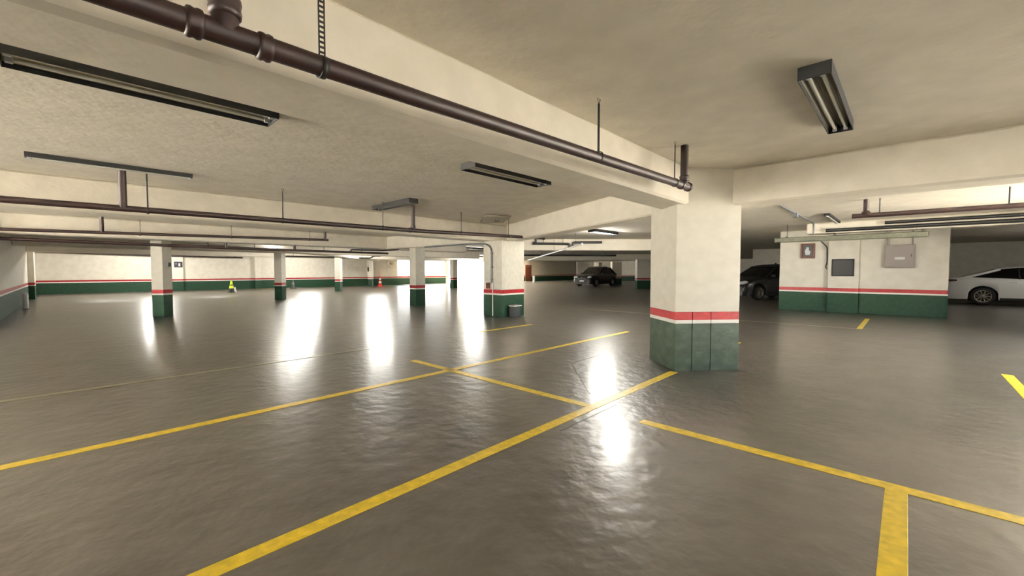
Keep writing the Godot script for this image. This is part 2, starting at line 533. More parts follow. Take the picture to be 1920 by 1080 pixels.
func floor_paint() -> void:
	var hw := 0.05
	stripe("long yellow line running from the bottom edge to the big near column", Vector2(-9, -0.21 - hw), Vector2(-0.28, -0.21 + hw), M.yellow)
	stripe("second long yellow line, left of the one that meets the near column", Vector2(-9, -2.38 - hw), Vector2(2.6, -2.38 + hw), M.yellow)
	stripe("faded third yellow line, furthest left in the foreground", Vector2(-9, -4.58 - hw), Vector2(-2.2, -4.58 + hw), M.yellow_faded)
	stripe("short yellow line in front of the column with the bin", Vector2(0.4, -4.66 - hw), Vector2(2.1, -4.66 + hw), M.yellow)
	stripe("yellow cross line closing the two left bays", Vector2(-2.2 - hw, -3.25), Vector2(-2.2 + hw, -0.26), M.yellow)
	stripe("yellow cross line running to the right edge", Vector2(-2.24 - hw, 0.30), Vector2(-2.24 + hw, 6.4), M.yellow)
	stripe("yellow line leaving the right cross line towards the bottom edge", Vector2(-9, 1.93 - hw), Vector2(-2.29, 1.93 + hw), M.yellow)
	stripe("short yellow line at the right edge of the picture", Vector2(0.4, 2.89 - hw), Vector2(2.42, 2.89 + hw), M.yellow)
	stripe("yellow line stub showing behind the big near column", Vector2(0.9, -0.26 - hw), Vector2(2.75, -0.26 + hw), M.yellow)
	stripe("short yellow line in front of the painted partition wall", Vector2(6.45, 1.2 - hw), Vector2(9.3, 1.2 + hw), M.yellow)
	stripe("faded cross line in front of the painted partition wall", Vector2(6.5 - hw, -6.0), Vector2(6.5 + hw, 1.25), M.yellow_faded)
	stripe("faded yellow line along the foot of the rear wall", Vector2(3.2, -32.1), Vector2(6.6, -32.0), M.yellow)
	# saw cuts in the screed near the big column
	var f := get_node("floor")
	for j in [[Vector2(-0.77, -1.47), Vector2(0.25, -1.49)], [Vector2(-0.77, -1.47), Vector2(-1.85, -0.47)], [Vector2(-2.9, -0.075), Vector2(-2.0, -0.085)], [Vector2(5.9, -8.6), Vector2(7.4, -8.4)], [Vector2(9.2, -19.5), Vector2(10.4, -19.4)]]:
		var a: Vector2 = j[0]
		var b: Vector2 = j[1]
		var dd := b - a
		box("saw_cut", Vector3((a.x + b.x) * 0.5, 0.0012, (a.y + b.y) * 0.5), Vector3(dd.length(), 0.002, 0.012), M.joint, f, 0.0005, Basis(Vector3.UP, -atan2(dd.y, dd.x)))

# ------------------------------------------------------------------ light fittings
func fitting(label: String, at: Vector2, turn: float, lit: float, width := 0.27, length := 1.46) -> Node3D:
	var f := thing("fluorescent_fitting", label, "light fitting", Vector3(at.x, CEIL, at.y), turn, "ceiling light fittings")
	var hh := 0.085 if width > 0.15 else 0.055
	var t := 0.006
	for s in [-1.0, 1.0]:
		box("side_rail", Vector3(0, -hh * 0.5, s * (width * 0.5 - t * 0.5)), Vector3(length, hh, t), M.housing, f, 0.001)
		box("end_plate", Vector3(s * (length * 0.5 - t * 0.5), -hh * 0.5, 0), Vector3(t, hh, width - 2.0 * t), M.housing, f, 0.001)
	# folded reflector: ridge in the middle, two troughs
	var st := new_st()
	var hw := width * 0.5 - t
	var prof := [Vector2(-hw, -0.05), Vector2(-hw * 0.55, -0.012), Vector2(-hw * 0.25, -0.012), Vector2(0, -0.045), Vector2(hw * 0.25, -0.012), Vector2(hw * 0.55, -0.012), Vector2(hw, -0.05)]
	if width < 0.15:
		prof = [Vector2(-hw, -0.05), Vector2(-hw * 0.3, -0.012), Vector2(hw * 0.3, -0.012), Vector2(hw, -0.05)]
	var hl := length * 0.5 - t
	for i in prof.size() - 1:
		quad(st, Vector3(-hl, prof[i].y, prof[i].x), Vector3(hl, prof[i].y, prof[i].x), Vector3(hl, prof[i + 1].y, prof[i + 1].x), Vector3(-hl, prof[i + 1].y, prof[i + 1].x), Vector3.DOWN)
	build(st, "reflector", M.reflector, f)
	var spots := [-hw * 0.45, hw * 0.45] if width > 0.15 else [0.0]
	for z in spots:
		tube("tube_lamp", [Vector3(-hl + 0.05, -0.055, z), Vector3(hl - 0.05, -0.055, z)], 0.013, M.tube_on if lit > 0.0 else M.tube_off, f, 12)
		for s in [-1.0, 1.0]:
			box("lamp_socket", Vector3(s * (hl - 0.03), -0.05, z), Vector3(0.035, 0.05, 0.03), M.plate, f, 0.003)
	if lit > 0.0:
		for s in [-0.45, 0.0, 0.45]:
			var l := OmniLight3D.new()
			l.name = "tube_light"
			l.position = Vector3(s, -0.12, 0)
			l.light_color = Color(1.0, 0.985, 0.95)
			l.light_energy = lit / 3.0
			l.light_size = 0.06
			l.omni_range = 60.0
			l.omni_attenuation = 2.0
			l.shadow_enabled = true
			f.add_child(l, true)
	return f

func lights() -> void:
	fitting("unlit black twin-tube fitting at the far left of the near bay", Vector2(-5.12, -1.95), 0.0, 0.0)
	fitting("unlit black twin-tube fitting in the middle of the near bay", Vector2(-1.53, -1.95), 0.0, 0.0)
	fitting("unlit twin-tube fitting seen from below at upper right", Vector2(-1.58, 1.475), 0.0, 0.0, 0.18)
	fitting("narrow unlit batten above the second brown pipe, at left", Vector2(-5.15, -5.22), 0.0, 0.0, 0.09, 1.5)
	fitting("unlit fitting set crosswise above the second brown pipe", Vector2(-1.25, -5.3), PI * 0.5, 0.0, 0.19, 1.35)
	fitting("narrow unlit batten on the right above the partition wall", Vector2(7.4, 0.57), 0.0, 0.0, 0.12, 2.1)
	# lit ones: behind the beams, where the floor mirrors them, and behind the photographer
	fitting("lit fitting behind the slanting beam, mirrored in the floor", Vector2(2.3, -2.6), 0.0, LIT_NEAR * 0.6)
	fitting("lit fitting beyond the slanting beam towards the black car", Vector2(6.6, -5.4), 0.0, LIT_NEAR * 0.45)
	fitting("lit fitting behind the third beam, left one of three", Vector2(0.3, -16.6), 0.0, LIT_FAR * 0.25)
	fitting("lit fitting behind the third beam, middle one of three", Vector2(4.8, -16.6), 0.0, LIT_FAR * 0.35)
	fitting("lit fitting behind the third beam, right one of three", Vector2(10.2, -16.0), 0.0, LIT_FAR * 0.35)
	fitting("lit fitting just behind the photographer", Vector2(-4.9, 4.4), 0.0, LIT_BACK)
	fitting("lit fitting behind the photographer, nearer the entrance", Vector2(-3.2, 5.6), 0.0, LIT_BACK)
	fitting("lit fitting above the photographer's left shoulder", Vector2(-8.6, -1.95), 0.0, LIT_BACK)
	fitting("lit fitting over the white car, out of the picture", Vector2(15.0, 6.0), 0.0, 2.2)
	fitting("lit fitting in the rear bay left of the gateway column", Vector2(8.65, -24.0), 0.0, LIT_FAR)
	fitting("lit fitting close to the bright gateway", Vector2(18.7, -25.3), 0.0, LIT_FAR)
	fitting("lit fitting at the rear wall behind the slim left column", Vector2(-2.0, -30.0), 0.0, LIT_FAR)
	fitting("lit fitting behind the fifth beam, at far left", Vector2(-4.2, -27.6), 0.0, LIT_FAR * 0.6)
	fitting("lit fitting behind the fifth beam, left of the second slim column", Vector2(0.4, -27.6), 0.0, LIT_FAR * 0.6)
	fitting("lit fitting in the rear bay behind the second slim column", Vector2(3.4, -23.0), 0.0, LIT_FAR)
	fitting("lit fitting at the rear wall between the second and third slim columns", Vector2(6.6, -30.0), 0.0, LIT_FAR)

const LIT_NEAR := 6.0
const LIT_BACK := 0.9
const LIT_FAR := 6.0

# ------------------------------------------------------------------ pipes
# hanger: perforated strap from the ceiling with an eye hook at the top
func hanger(parent: Node3D, x: float, z: float, y: float, top: float, style: String, r: float) -> void:
	if style == "strap":
		var st := new_st()
		var hw := 0.011
		for s in [-1.0, 1.0]:
			add_box(st, Vector3(x + s * hw, (y + top) * 0.5, z), Vector3(0.006, top - y, 0.003), 0.0005)
		var yy := y
		while yy < top:
			add_box(st, Vector3(x, yy, z), Vector3(0.018, 0.009, 0.003), 0.0005)
			yy += 0.02
		build(st, "hanger_strap", M.dark_steel, parent)
	else:
		tube("hanger_rod", [Vector3(x, y, z), Vector3(x, top - 0.05, z)], 0.006 if style == "rod" else 0.009, M.dark_steel, parent, 8)
		var e := 0.022
		tube("ceiling_hook", rounded([Vector3(x, top - 0.055, z), Vector3(x - e, top - 0.012, z), Vector3(x + e, top - 0.012, z), Vector3(x, top - 0.055, z)], 0.008), 0.004, M.steel, parent, 6)
	# clip round the pipe
	var st2 := new_st()
	add_lathe(st2, Vector3(x, y - r, z), [Vector2(r + 0.001, -0.012), Vector2(r + 0.005, -0.012), Vector2(r + 0.005, 0.012), Vector2(r + 0.001, 0.012)], 16, Basis(Vector3.BACK, PI * 0.5))
	build(st2, "pipe_clip", M.dark_steel, parent)

func collar(parent: Node3D, at: Vector3, dir: Vector3, r: float, m: Material, ln := 0.06) -> void:
	var b := Basis(Quaternion(Vector3.UP, dir.normalized()))
	lathe("coupling", at, [Vector2(r, -ln * 0.5), Vector2(r + 0.008, -ln * 0.5 + 0.004), Vector2(r + 0.010, -ln * 0.2), Vector2(r + 0.006, 0), Vector2(r + 0.010, ln * 0.2), Vector2(r + 0.008, ln * 0.5 - 0.004), Vector2(r, ln * 0.5)], m, parent, 18, b)

func pipes() -> void:
	var r := 0.039
	# near pipe along the first beam
	var p := thing("drain_pipe", "near reddish-brown pipe hung below the first beam", "pipe")
	var z := 0.2
	tube("pipe_run", [Vector3(-12.0, 2.04, z), Vector3(-4.4, 2.13, z), Vector3(-0.99, 2.205, z)], r, M.pipe, p, 18)
	tube("riser", [Vector3(-1.11, 2.20, z), Vector3(-1.11, CEIL, z)], r, M.pipe, p, 18)
	collar(p, Vector3(-1.11, 2.275, z), Vector3.UP, r, M.pipe)
	collar(p, Vector3(-1.19, 2.20, z), Vector3.RIGHT, r, M.pipe)
	lathe("end_cap", Vector3(-1.03, 2.204, z), [Vector2(r + 0.001, 0), Vector2(r + 0.01, 0.005), Vector2(r + 0.01, 0.045), Vector2(r * 0.7, 0.062), Vector2(0, 0.066)], M.pipe, p, 18, Basis(Vector3.BACK, -PI * 0.5))
	tube("riser", [Vector3(-5.21, 2.12, z), Vector3(-5.21, CEIL, z)], r * 1.05, M.pipe, p, 18)
	for x in [-5.30, -5.09]:
		collar(p, Vector3(x, 2.12, z), Vector3.RIGHT, r, M.pipe, 0.05)
	collar(p, Vector3(-5.21, 2.21, z), Vector3.UP, r * 1.05, M.pipe, 0.07)
	hanger(p, -4.88, z, 2.16, CEIL, "strap", r)
	hanger(p, -2.80, z, 2.21, CEIL, "chain", r)
	hanger(p, -1.36, z, 2.235, CEIL, "rod", r)
	# second pipe in front of the second beam
	p = thing("drain_pipe", "second brown pipe, in front of the second beam", "pipe")
	z = -5.35
	tube("pipe_run", [Vector3(-12.0, 2.06, z), Vector3(-0.5, 2.12, z), Vector3(3.40, 2.20, z)], r, M.pipe, p, 16)
	lathe("end_cap", Vector3(3.36, 2.20, z), [Vector2(r + 0.001, 0), Vector2(r + 0.012, 0.005), Vector2(r + 0.012, 0.05), Vector2(r * 0.7, 0.07), Vector2(0, 0.075)], M.pipe, p, 16, Basis(Vector3.BACK, -PI * 0.5))
	tube("riser", [Vector3(-5.1, 2.1, z), Vector3(-5.1, CEIL, z)], r * 1.1, M.pipe, p, 16)
	tube("riser", [Vector3(-0.79, 2.12, z), Vector3(-0.79, CEIL, z)], r, M.pipe, p, 16)
	collar(p, Vector3(-0.79, 2.19, z), Vector3.UP, r, M.pipe)
	collar(p, Vector3(-0.87, 2.12, z), Vector3.RIGHT, r, M.pipe, 0.04)
	for h in [[-4.86, 2.13], [-3.22, 2.145], [-1.46, 2.155], [0.47, 2.18], [2.0, 2.21]]:
		hanger(p, h[0], z, h[1], CEIL, "chain" if h[0] < -3.0 else "rod", r)
	# third pipe
	p = thing("drain_pipe", "third brown pipe, ending above the yellow and black cone", "pipe")
	z = -12.4
	tube("pipe_run", [Vector3(-12.0, 2.10, z), Vector3(0.5, 2.345, z)], r * 0.95, M.pipe, p, 14)
	tube("riser", [Vector3(-5.0, 2.24, z), Vector3(-5.0, CEIL, z)], r, M.pipe, p, 14)
	tube("riser", [Vector3(0.40, 2.34, z), Vector3(0.40, CEIL, z)], r, M.pipe, p, 14)
	for h in [[-4.3, 2.285], [-2.3, 2.325], [-0.1, 2.37]]:
		hanger(p, h[0], z, h[1], CEIL, "rod", r)
	# fourth pipe under the third beam
	p = thing("drain_pipe", "low brown pipe hung under the third beam", "pipe")
	z = -13.0
	tube("pipe_run", [Vector3(-6.84, 2.035, z), Vector3(-1.5, 1.99, z), Vector3(3.1, 1.99, z)], r, M.pipe, p, 14)
	for x in [-2.31, -0.37]:
		tube("riser", [Vector3(x, 2.0, z), Vector3(x, BEAM, z)], r, M.pipe, p, 14)
	for x in [-2.75, -1.55, -0.9, 0.6, 2.0]:
		tube("hanger_rod", [Vector3(x, 2.0, z), Vector3(x, BEAM, z)], 0.008, M.dark_steel, p, 8)
	# pipe along the head of the rear wall
	p = thing("drain_pipe", "thin brown pipe along the head of the rear wall", "pipe")
	tube("pipe_run", [Vector3(-6.84, 2.36, -32.62), Vector3(-1.9, 2.27, -32.62), Vector3(3.0, 2.25, -32.62)], 0.05, M.pipe, p, 12)
	for x in [-5.5, -2.5, 0.5, 2.6]:
		box("bracket", Vector3(x, 2.30, -32.80), Vector3(0.03, 0.05, 0.32), M.dark_steel, p, 0.003)
	# black pipe on the fifth beam face, with a drop at its right end
	p = thing("drain_pipe", "black pipe with a stepped end behind the third slim column", "pipe")
	tube("pipe_run", rounded([Vector3(3.6, 2.22, -26.25), Vector3(9.4, 2.22, -26.25), Vector3(9.7, 2.40, -26.25), Vector3(10.2, 2.40, -26.25)], 0.1), 0.045, M.pipe_black, p, 12)
	for x in [4.2, 6.6, 8.8]:
		tube("hanger_rod", [Vector3(x, 2.22, -26.25), Vector3(x, CEIL, -26.25)], 0.009, M.dark_steel, p, 8)
	# black pipe running back between the shaded column and the low pipe
	p = thing("drain_pipe", "black pipe turning down left of the shaded square column", "pipe")
	tube("pipe_run", rounded([Vector3(1.55, 2.0, -12.92), Vector3(1.55, 2.08, -12.92), Vector3(2.70, 2.08, -12.70), Vector3(2.70, 2.08, -11.6)], 0.06), 0.03, M.pipe_black, p, 12)
	# black pipes on the grey cross beam
	var u := Vector3(0.686, 0, 0.728)
	var base := Vector3(6.64, 0, -10.43) + Vector3(-0.728, 0, 0.686) * 0.09
	p = thing("drain_pipe", "black pipe with a drop at its right end on the grey cross beam", "pipe")
	tube("pipe_run", rounded([base + u * 1.45 + Vector3.UP * 2.43, base + u * 2.96 + Vector3.UP * 2.41, base + u * 2.97 + Vector3.UP * 2.24], 0.09), 0.05, M.pipe_black, p, 14)
	tube("riser", [base + u * 1.58 + Vector3.UP * 2.43, base + u * 1.58 + Vector3.UP * CEIL], 0.045, M.pipe_black, p, 12)
	for s in [1.9, 2.7]:
		tube("hanger_rod", [base + u * s + Vector3.UP * 2.43, base + u * s + Vector3.UP * CEIL], 0.008, M.dark_steel, p, 8)
	p = thing("drain_pipe", "black pipe with a drop at its left end on the grey cross beam", "pipe")
	tube("pipe_run", rounded([base + u * 3.11 + Vector3.UP * 2.30, base + u * 3.12 + Vector3.UP * 2.47, base + u * 4.3 + Vector3.UP * 2.48], 0.09), 0.05, M.pipe_black, p, 14)
	# white plastic pipe running away under the cross beam
	p = thing("water_pipe", "white pipe running away under the grey cross beam", "pipe")
	tube("pipe_run", [Vector3(4.5, 2.07, -4.83), Vector3(17.0, 2.07, -17.8)], 0.03, M.pvc, p, 12)
	for t in [0.05, 0.3, 0.55, 0.8]:
		var q := Vector3(4.5, 2.07, -4.83).lerp(Vector3(17.0, 2.07, -17.8), t)
		tube("hanger_rod", [q, Vector3(q.x, CEIL, q.z)], 0.006, M.dark_steel, p, 8)
	# dark pipes in the bay of the black car
	p = thing("drain_pipe", "dark pipe below the ceiling far behind the white pipe", "pipe")
	tube("pipe_run", [Vector3(14.3, 2.33, -17.2), Vector3(19.5, 2.33, -12.2)], 0.06, M.pipe_black, p, 12)
	for t in [0.1, 0.9]:
		var q := Vector3(14.3, 2.33, -17.2).lerp(Vector3(19.5, 2.33, -12.2), t)
		tube("hanger_rod", [q, Vector3(q.x, CEIL, q.z)], 0.012, M.dark_steel, p, 8)
	# right-hand pipe in front of the shaded beam
	p = thing("drain_pipe", "dark pipe with a short riser at right, above the partition wall", "pipe")
	tube("pipe_run", [Vector3(4.55, 2.325, 1.16), Vector3(4.55, 2.31, 4.8)], 0.042, M.pipe, p, 14)
	tube("riser", [Vector3(4.55, 2.325, 1.36), Vector3(4.55, CEIL, 1.36)], 0.042, M.pipe, p, 14)
	lathe("coupling", Vector3(4.55, 2.33, 1.36), [Vector2(0.085, 0.0), Vector2(0.075, 0.035), Vector2(0.05, 0.07), Vector2(0.042, 0.08)], M.pipe, p, 18)
	for zz in [1.55, 3.08, 4.6]:
		tube("hanger_rod", [Vector3(4.55, 2.33, zz), Vector3(4.55, CEIL, zz)], 0.011, M.dark_steel, p, 8)
	# ceiling conduit to the partition wall
	p = thing("conduit", "thin grey conduit slanting across the ceiling above the partition wall", "conduit")
	tube("conduit_run", rounded([Vector3(3.8, CEIL - 0.03, 0.09), Vector3(8.1, CEIL - 0.03, 0.09), Vector3(8.15, 2.3, 0.09)], 0.1), 0.02, M.conduit, p, 10)
	box("junction_box", Vector3(5.6, CEIL - 0.07, 0.09), Vector3(0.1, 0.1, 0.1), M.conduit, p)
	# services along the shaded beam
	p = thing("cable_duct", "grey-green cable duct along the head of the partition wall", "duct")
	box("duct_body", Vector3(8.62, 2.19, 0.7), Vector3(0.14, 0.14, 3.2), M.duct, p, 0.02)
	for zz in [-0.6, 0.5, 1.6, 2.2]:
		box("bracket", Vector3(8.62, 2.27, zz), Vector3(0.18, 0.03, 0.05), M.duct, p, 0.004)
		tube("hanger_rod", [Vector3(8.66, 2.28, zz), Vector3(8.66, 2.33 if zz > -0.15 else CEIL, zz)], 0.008, M.dark_steel, p, 8)
	p = thing("drain_pipe", "dark pipe fixed to the face of the shaded beam", "pipe")
	tube("pipe_run", [Vector3(8.61, 2.40, 0.3), Vector3(8.61, 2.40, 4.8)], 0.045, M.pipe_black, p, 12)
	for zz in [0.8, 2.6, 4.4]:
		box("bracket", Vector3(8.655, 2.40, zz), Vector3(0.08, 0.03, 0.03), M.dark_steel, p, 0.003)
	p = thing("drain_pipe", "upper dark pipe on the shaded beam near the right edge", "pipe")
	tube("pipe_run", [Vector3(8.60, 2.52, 1.5), Vector3(8.60, 2.52, 4.8)], 0.04, M.pipe_black, p, 12)
	for zz in [2.0, 3.2, 4.4]:
		box("bracket", Vector3(8.65, 2.52, zz), Vector3(0.09, 0.03, 0.03), M.dark_steel, p, 0.003)
	# conduit bending down the column with the bin
	p = thing("conduit", "dark grey conduit bending down the left side of the column with the bin", "conduit")
	tube("conduit_run", rounded([Vector3(2.66, 2.10, -9.9), Vector3(2.66, 2.10, -6.98), Vector3(2.66, 1.98, -6.66), Vector3(2.66, 0.95, -6.66)], 0.25), 0.022, M.conduit, p, 12)
	for y in [1.8, 1.4, 1.05]:
		box("saddle_clip", Vector3(2.68, y, -6.66), Vector3(0.04, 0.02, 0.09), M.steel, p, 0.002)
	box("switch_box", Vector3(2.66, 0.88, -6.80), Vector3(0.08, 0.17, 0.10), M.wood, p, 0.006)
	tube("lower_conduit", [Vector3(2.67, 0.97, -6.62), Vector3(2.67, 0.02, -6.62)], 0.013, M.pvc, p, 10)

# ------------------------------------------------------------------ partition wall (booth) at right
func booth() -> void:
	var w := thing("wall_booth", "white partition wall with red stripe and green base at right", "wall")
	w.set_meta("kind", "structure")
	for s in [[-1.20, 0.13, 10.95], [0.13, 0.89, 10.80], [0.89, 2.78, 10.88]]:
		span("upper_paint", Vector3(s[2], GREEN_TOP, s[0]), Vector3(11.3, CEIL, s[1]), M.paint, w, 0.01)
		span("green_dado", Vector3(s[2] - 0.004, 0, s[0]), Vector3(11.3, GREEN_TOP, s[1]), M.green, w, 0.006)
		span("white_band", Vector3(s[2] - 0.003, GREEN_TOP, s[0]), Vector3(s[2] + 0.05, RED_LOW, s[1]), M.white, w, 0.001)
		span("red_band", Vector3(s[2] - 0.004, RED_LOW, s[0]), Vector3(s[2] + 0.05, RED_TOP, s[1]), M.red, w, 0.001)
	span("return_wall", Vector3(11.3, 0, 2.58), Vector3(13.6, CEIL, 2.78), M.paint, w, 0.01)
	span("return_wall", Vector3(11.3, 0, -1.20), Vector3(13.6, CEIL, -1.0), M.paint, w, 0.01)
	# wooden framed picture
	var p := thing("picture_frame", "small brown-framed picture hanging on the partition wall", "picture", Vector3(10.93, 1.95, -0.42))
	for s in [-1.0, 1.0]:
		box("frame_rail", Vector3(-0.02, s * 0.215, 0), Vector3(0.05, 0.05, 0.38), M.wood, p, 0.008)
		box("frame_rail", Vector3(-0.02, 0, s * 0.165), Vector3(0.05, 0.38, 0.05), M.wood, p, 0.008)
	box("picture_mount", Vector3(0.0, 0, 0), Vector3(0.02, 0.38, 0.28), M.black, p, 0.001)
	var st := new_st()
	var shp := [Vector2(-0.06, -0.13), Vector2(-0.08, 0.0), Vector2(-0.03, 0.13), Vector2(0.03, 0.11), Vector2(0.025, 0.03), Vector2(0.075, -0.03), Vector2(0.05, -0.13)]
	for i in shp.size():
		var a: Vector2 = shp[i]
		var b: Vector2 = shp[(i + 1) % shp.size()]
		tri(st, Vector3(-0.013, 0, 0), Vector3(-0.013, a.y, a.x), Vector3(-0.013, b.y, b.x), Vector3.LEFT)
		quad(st, Vector3(-0.013, a.y, a.x), Vector3(-0.013, b.y, b.x), Vector3(-0.009, b.y, b.x), Vector3(-0.009, a.y, a.x), Vector3(0, (a + b).y, (a + b).x))
	build(st, "pale_motif", M.plate, p)
	# cable hanging beside it
	p = thing("cable", "black cable hanging down the partition wall beside the picture", "cable")
	tube("cable_run", rounded([Vector3(10.90, 2.30, -0.12), Vector3(10.92, 2.05, 0.08), Vector3(10.92, 1.55, 0.09), Vector3(10.92, 1.42, 0.05), Vector3(10.91, 1.36, 0.10)], 0.06), 0.014, M.black, p, 8)
	# dark serving hatch
	p = thing("wall_hatch", "black square hatch in the partition wall", "hatch", Vector3(10.80, 1.40, 0.50))
	box("hatch_panel", Vector3(-0.012, 0, 0), Vector3(0.02, 0.48, 0.50), M.black, p, 0.002)
	for s in [-1.0, 1.0]:
		box("hatch_rim", Vector3(-0.018, s * 0.25, 0), Vector3(0.035, 0.03, 0.55), M.housing, p, 0.004)
		box("hatch_rim", Vector3(-0.018, 0, s * 0.26), Vector3(0.035, 0.48, 0.03), M.housing, p, 0.004)
	# electric cabinet
	p = thing("electric_cabinet", "grey electric cabinet with a pale label on the partition wall", "cabinet", Vector3(10.872, 1.72, 1.78))
	box("cabinet_body", Vector3(-0.07, 0, 0), Vector3(0.14, 0.66, 0.64), M.grey_panel, p, 0.008)
	var dr := box("cabinet_door", Vector3(-0.146, -0.01, 0), Vector3(0.012, 0.58, 0.56), M.grey_panel, p, 0.004)
	box("name_label", Vector3(-0.1535, -0.06, 0.0), Vector3(0.003, 0.07, 0.22), M.plate, dr, 0.0005)
	box("door_handle", Vector3(-0.158, 0.02, 0.24), Vector3(0.014, 0.08, 0.02), M.black, dr, 0.003)
	for s in [[-0.26, 0.03], [0.26, 0.015]]:
		tube("feed_pipe", [Vector3(-0.05, 0.32, s[0]), Vector3(-0.05, CEIL - 1.72, s[0])], s[1], M.grey_panel, p, 10)
	# dark objects at the gap
	p = thing("wall_extinguisher", "dark extinguisher hanging on the dim wall behind the dark car", "extinguisher", Vector3(23.28, 1.15, -3.75))
	lathe("cylinder", Vector3.ZERO, [Vector2(0, 0), Vector2(0.09, 0.0), Vector2(0.10, 0.03), Vector2(0.10, 0.45), Vector2(0.05, 0.56), Vector2(0.03, 0.62), Vector2(0, 0.62)], M.tail, p, 16)
	tube("hose", rounded([Vector3(0, 0.6, 0), Vector3(-0.1, 0.56, 0.1), Vector3(-0.1, 0.2, 0.12)], 0.08), 0.015, M.black, p, 8)

# ------------------------------------------------------------------ cars
func lerp_keys(keys: Array, x: float) -> float:
	if x <= keys[0].x:
		return keys[0].y
	for i in keys.size() - 1:
		if x <= keys[i + 1].x:
			var t: float = (x - keys[i].x) / (keys[i + 1].x - keys[i].x)
			return lerpf(keys[i].y, keys[i + 1].y, t)
	return keys[keys.size() - 1].y

